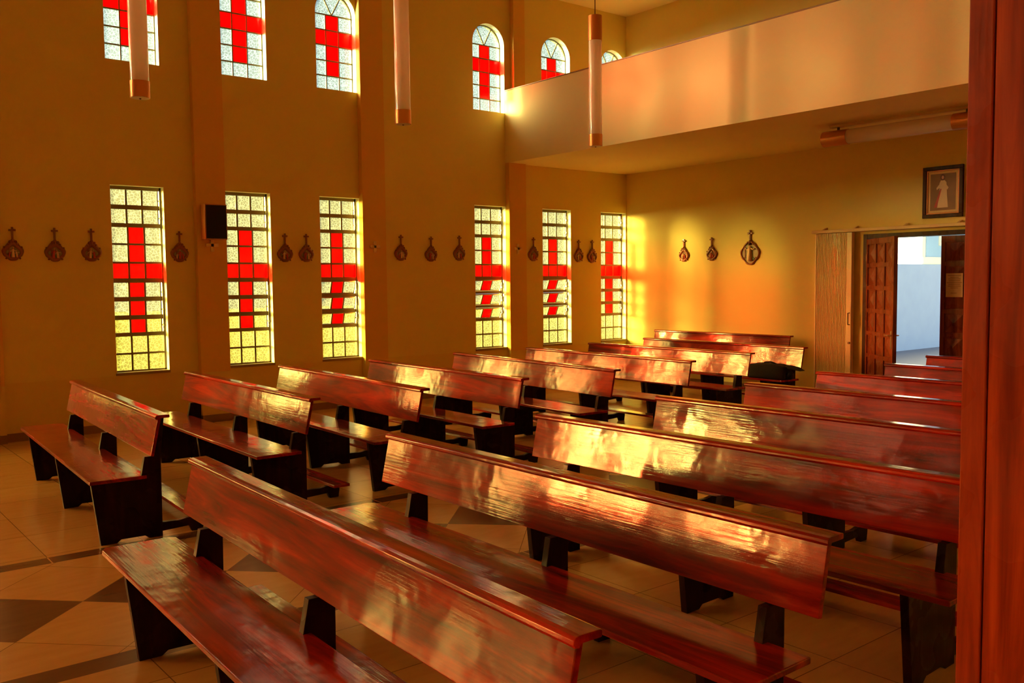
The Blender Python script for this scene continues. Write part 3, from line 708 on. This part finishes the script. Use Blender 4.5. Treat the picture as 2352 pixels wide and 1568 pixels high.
for x in (0.16, 0.66, 1.42, 2.16, 2.9):
    b = MB(); b.prism([(-0.10, 0.045), (0.02, 0.045), (0.02, 0.085), (0.0, 0.085)], x, x + 0.03, 'x'); b.build('wedge_bracket', 'rail', rl)

# framed picture
pc = empty('framed_picture', (5.623, 0, 2.612)); tag(pc, 'framed picture of a robed figure hung above the doorway', 'picture')
PW, PH = 0.545, 0.69
b = MB()
for (x0, z0, x1, z1) in ((0, 0, PW, 0.05), (0, PH - 0.05, PW, PH), (0, 0.05, 0.05, PH - 0.05), (PW - 0.05, 0.05, PW, PH - 0.05)): b.box((x0, -0.045, z0), (x1, -0.004, z1))
b.build('picture_frame', 'darkwood', pc, bevel=0.006)
b = MB()
for (x0, z0, x1, z1) in ((0.05, 0.05, PW - 0.05, 0.07), (0.05, PH - 0.07, PW - 0.05, PH - 0.05), (0.05, 0.07, 0.07, PH - 0.07), (PW - 0.07, 0.07, PW - 0.05, PH - 0.07)): b.box((x0, -0.034, z0), (x1, -0.004, z1))
b.build('gilt_liner', 'gilt', pc, bevel=0.004)
b = MB(); b.box((0.07, -0.022, 0.07), (PW - 0.07, -0.004, PH - 0.07)); b.build('mount', 'mount', pc)
b = MB(); b.box((0.10, -0.0235, 0.10), (PW - 0.10, -0.0215, PH - 0.10)); img = b.build('painted_image', 'picbg', pc)
cx = PW / 2
def flat(pts, m_, nm, y):
    b = MB(); b.prism(pts, y - 0.0006, y, 'y'); b.build(nm, m_, img)
flat([(cx - 0.075, 0.135), (cx + 0.07, 0.135), (cx + 0.055, 0.30), (cx + 0.045, 0.47), (cx + 0.02, 0.50), (cx - 0.03, 0.50), (cx - 0.05, 0.46), (cx - 0.045, 0.34)], 'robe', 'painted_robe', -0.0236)
flat([(cx - 0.12, 0.14), (cx - 0.08, 0.14), (cx - 0.02, 0.385), (cx - 0.035, 0.39)], 'redrobe', 'painted_sash', -0.0243)
flat([(cx - 0.045, 0.455), (cx - 0.09, 0.40), (cx - 0.085, 0.375), (cx - 0.04, 0.405)], 'robe', 'painted_sleeve', -0.0243)
flat([(cx + 0.03, 0.46), (cx + 0.075, 0.40), (cx + 0.06, 0.37), (cx + 0.025, 0.40)], 'robe', 'painted_sleeve', -0.0243)
flat([(cx - 0.005 + 0.030 * math.cos(t * PI / 8), 0.540 + 0.042 * math.sin(t * PI / 8)) for t in range(16)], 'hair', 'painted_hair', -0.0243)
flat([(cx - 0.005 + 0.017 * math.cos(t * PI / 8), 0.538 + 0.024 * math.sin(t * PI / 8)) for t in range(16)], 'skin', 'painted_face', -0.0250)

# ------------------------------------------------------------------ bag on the last pew but one
bg = empty('duffel_bag', (4.42, -1.80, 0.456), R(-2.6)); tag(bg, 'black duffel bag lying on a pew seat near the back wall', 'bag')
b = MB(); b.box((-0.33, -0.11, 0.0), (0.30, 0.11, 0.20))
bmesh.ops.subdivide_edges(b.bm, edges=b.bm.edges[:], cuts=6, use_grid_fill=True)
for v in b.bm.verts:
    q = v.co.copy(); e = max(0, abs(q.x + 0.015) - 0.2) / 0.13
    v.co.y *= 1 - 0.25 * e; v.co.z = q.z * (1 - 0.12 * e) + 0.014 * noise.noise(q * 9) * (q.z / 0.2)
    v.co.x += 0.012 * noise.noise(q * 7 + Vector((3, 1, 2)))
b.build('bag_body', 'bag', bg, smooth=True, sub=1)
b = MB(); b.tube([(-0.10, -0.03, 0.195), (-0.05, -0.02, 0.218), (0.02, 0.0, 0.222), (0.10, 0.02, 0.195)], 0.011, 8); b.build('carry_strap', 'bag', bg, smooth=True)
b = MB(); b.prism([(0.22, 0.16), (0.30, 0.195), (0.44, 0.175), (0.53, 0.135), (0.50, 0.128), (0.30, 0.145), (0.25, 0.10)], -0.02, 0.06, 'y'); b.build('flap', 'bag', bg, bevel=0.006)
b = MB(); b.ball((0.33, 0.0, 0.06), 0.06, (1, 0.8, 1.0), 10, 8); b.build('end_pocket', 'bag', bg, smooth=True)

# ------------------------------------------------------------------ outside
b = MB(); b.box((-60, -70, -0.3), (-0.21, 60, -0.12)); struct(b.build('ground', 'grass'))
b = MB(); b.box((-0.2, 0.21, -0.3), (40, 60, -0.005)); struct(b.build('pavement', 'pave'))
b = MB(); b.box((0.16, 0.21, -0.005), (0.36, 30, 2.15)); b.build('boundary_wall', 'paleblue'); o = bpy.data.objects['boundary_wall']; tag(o, 'pale grey-blue rendered wall seen through the open door', 'wall', kind='structure')
b = MB(); b.box((-4.2, -60, -0.12), (-4.0, 30, 1.25)); b.build('garden_wall', 'garden'); struct(bpy.data.objects['garden_wall'])
HX, HY = -5.53, 22.0
hs = empty('neighbour_house', (HX, HY, 0)); tag(hs, 'white house beyond the pale boundary wall, seen through the open door', 'building')
b = MB(); b.box((-11, 0, -0.12), (0, 18, 6.2)); b.build('house_wall', 'house', hs)
zt = onto(x=HX, px=(2130, 590)).z
b = MB(); b.box((-11, -0.06, zt - 0.25), (0.06, 18, zt)); b.build('white_band', 'house', hs)
b = MB(); b.box((0.0, 0.25, zt), (0.03, 17.5, 6.1)); b.build('shaded_side_wall', 'houseshade', hs)  # thin slab added to carry the painted shade of the side wall
q0 = onto(x=HX, px=(2154, 564)); q1 = onto(x=HX, px=(2166, 540))
b = MB(); b.box((0.0, q0.y - HY, q0.z), (0.08, q0.y - HY + 1.5, q0.z + 1.3)); fw = b.build('window_frame', 'house', hs)
b = MB(); b.box((0.06, q0.y - HY + 0.12, q0.z + 0.12), (0.10, q0.y - HY + 1.38, q0.z + 1.18)); b.build('window_pane', 'steel', fw)
b = MB(); b.prism([(-11.5, 6.2), (-5.5, 7.8), (0.5, 6.2)], -0.4, 18.4, 'y'); b.build('roof', 'rooft', hs)
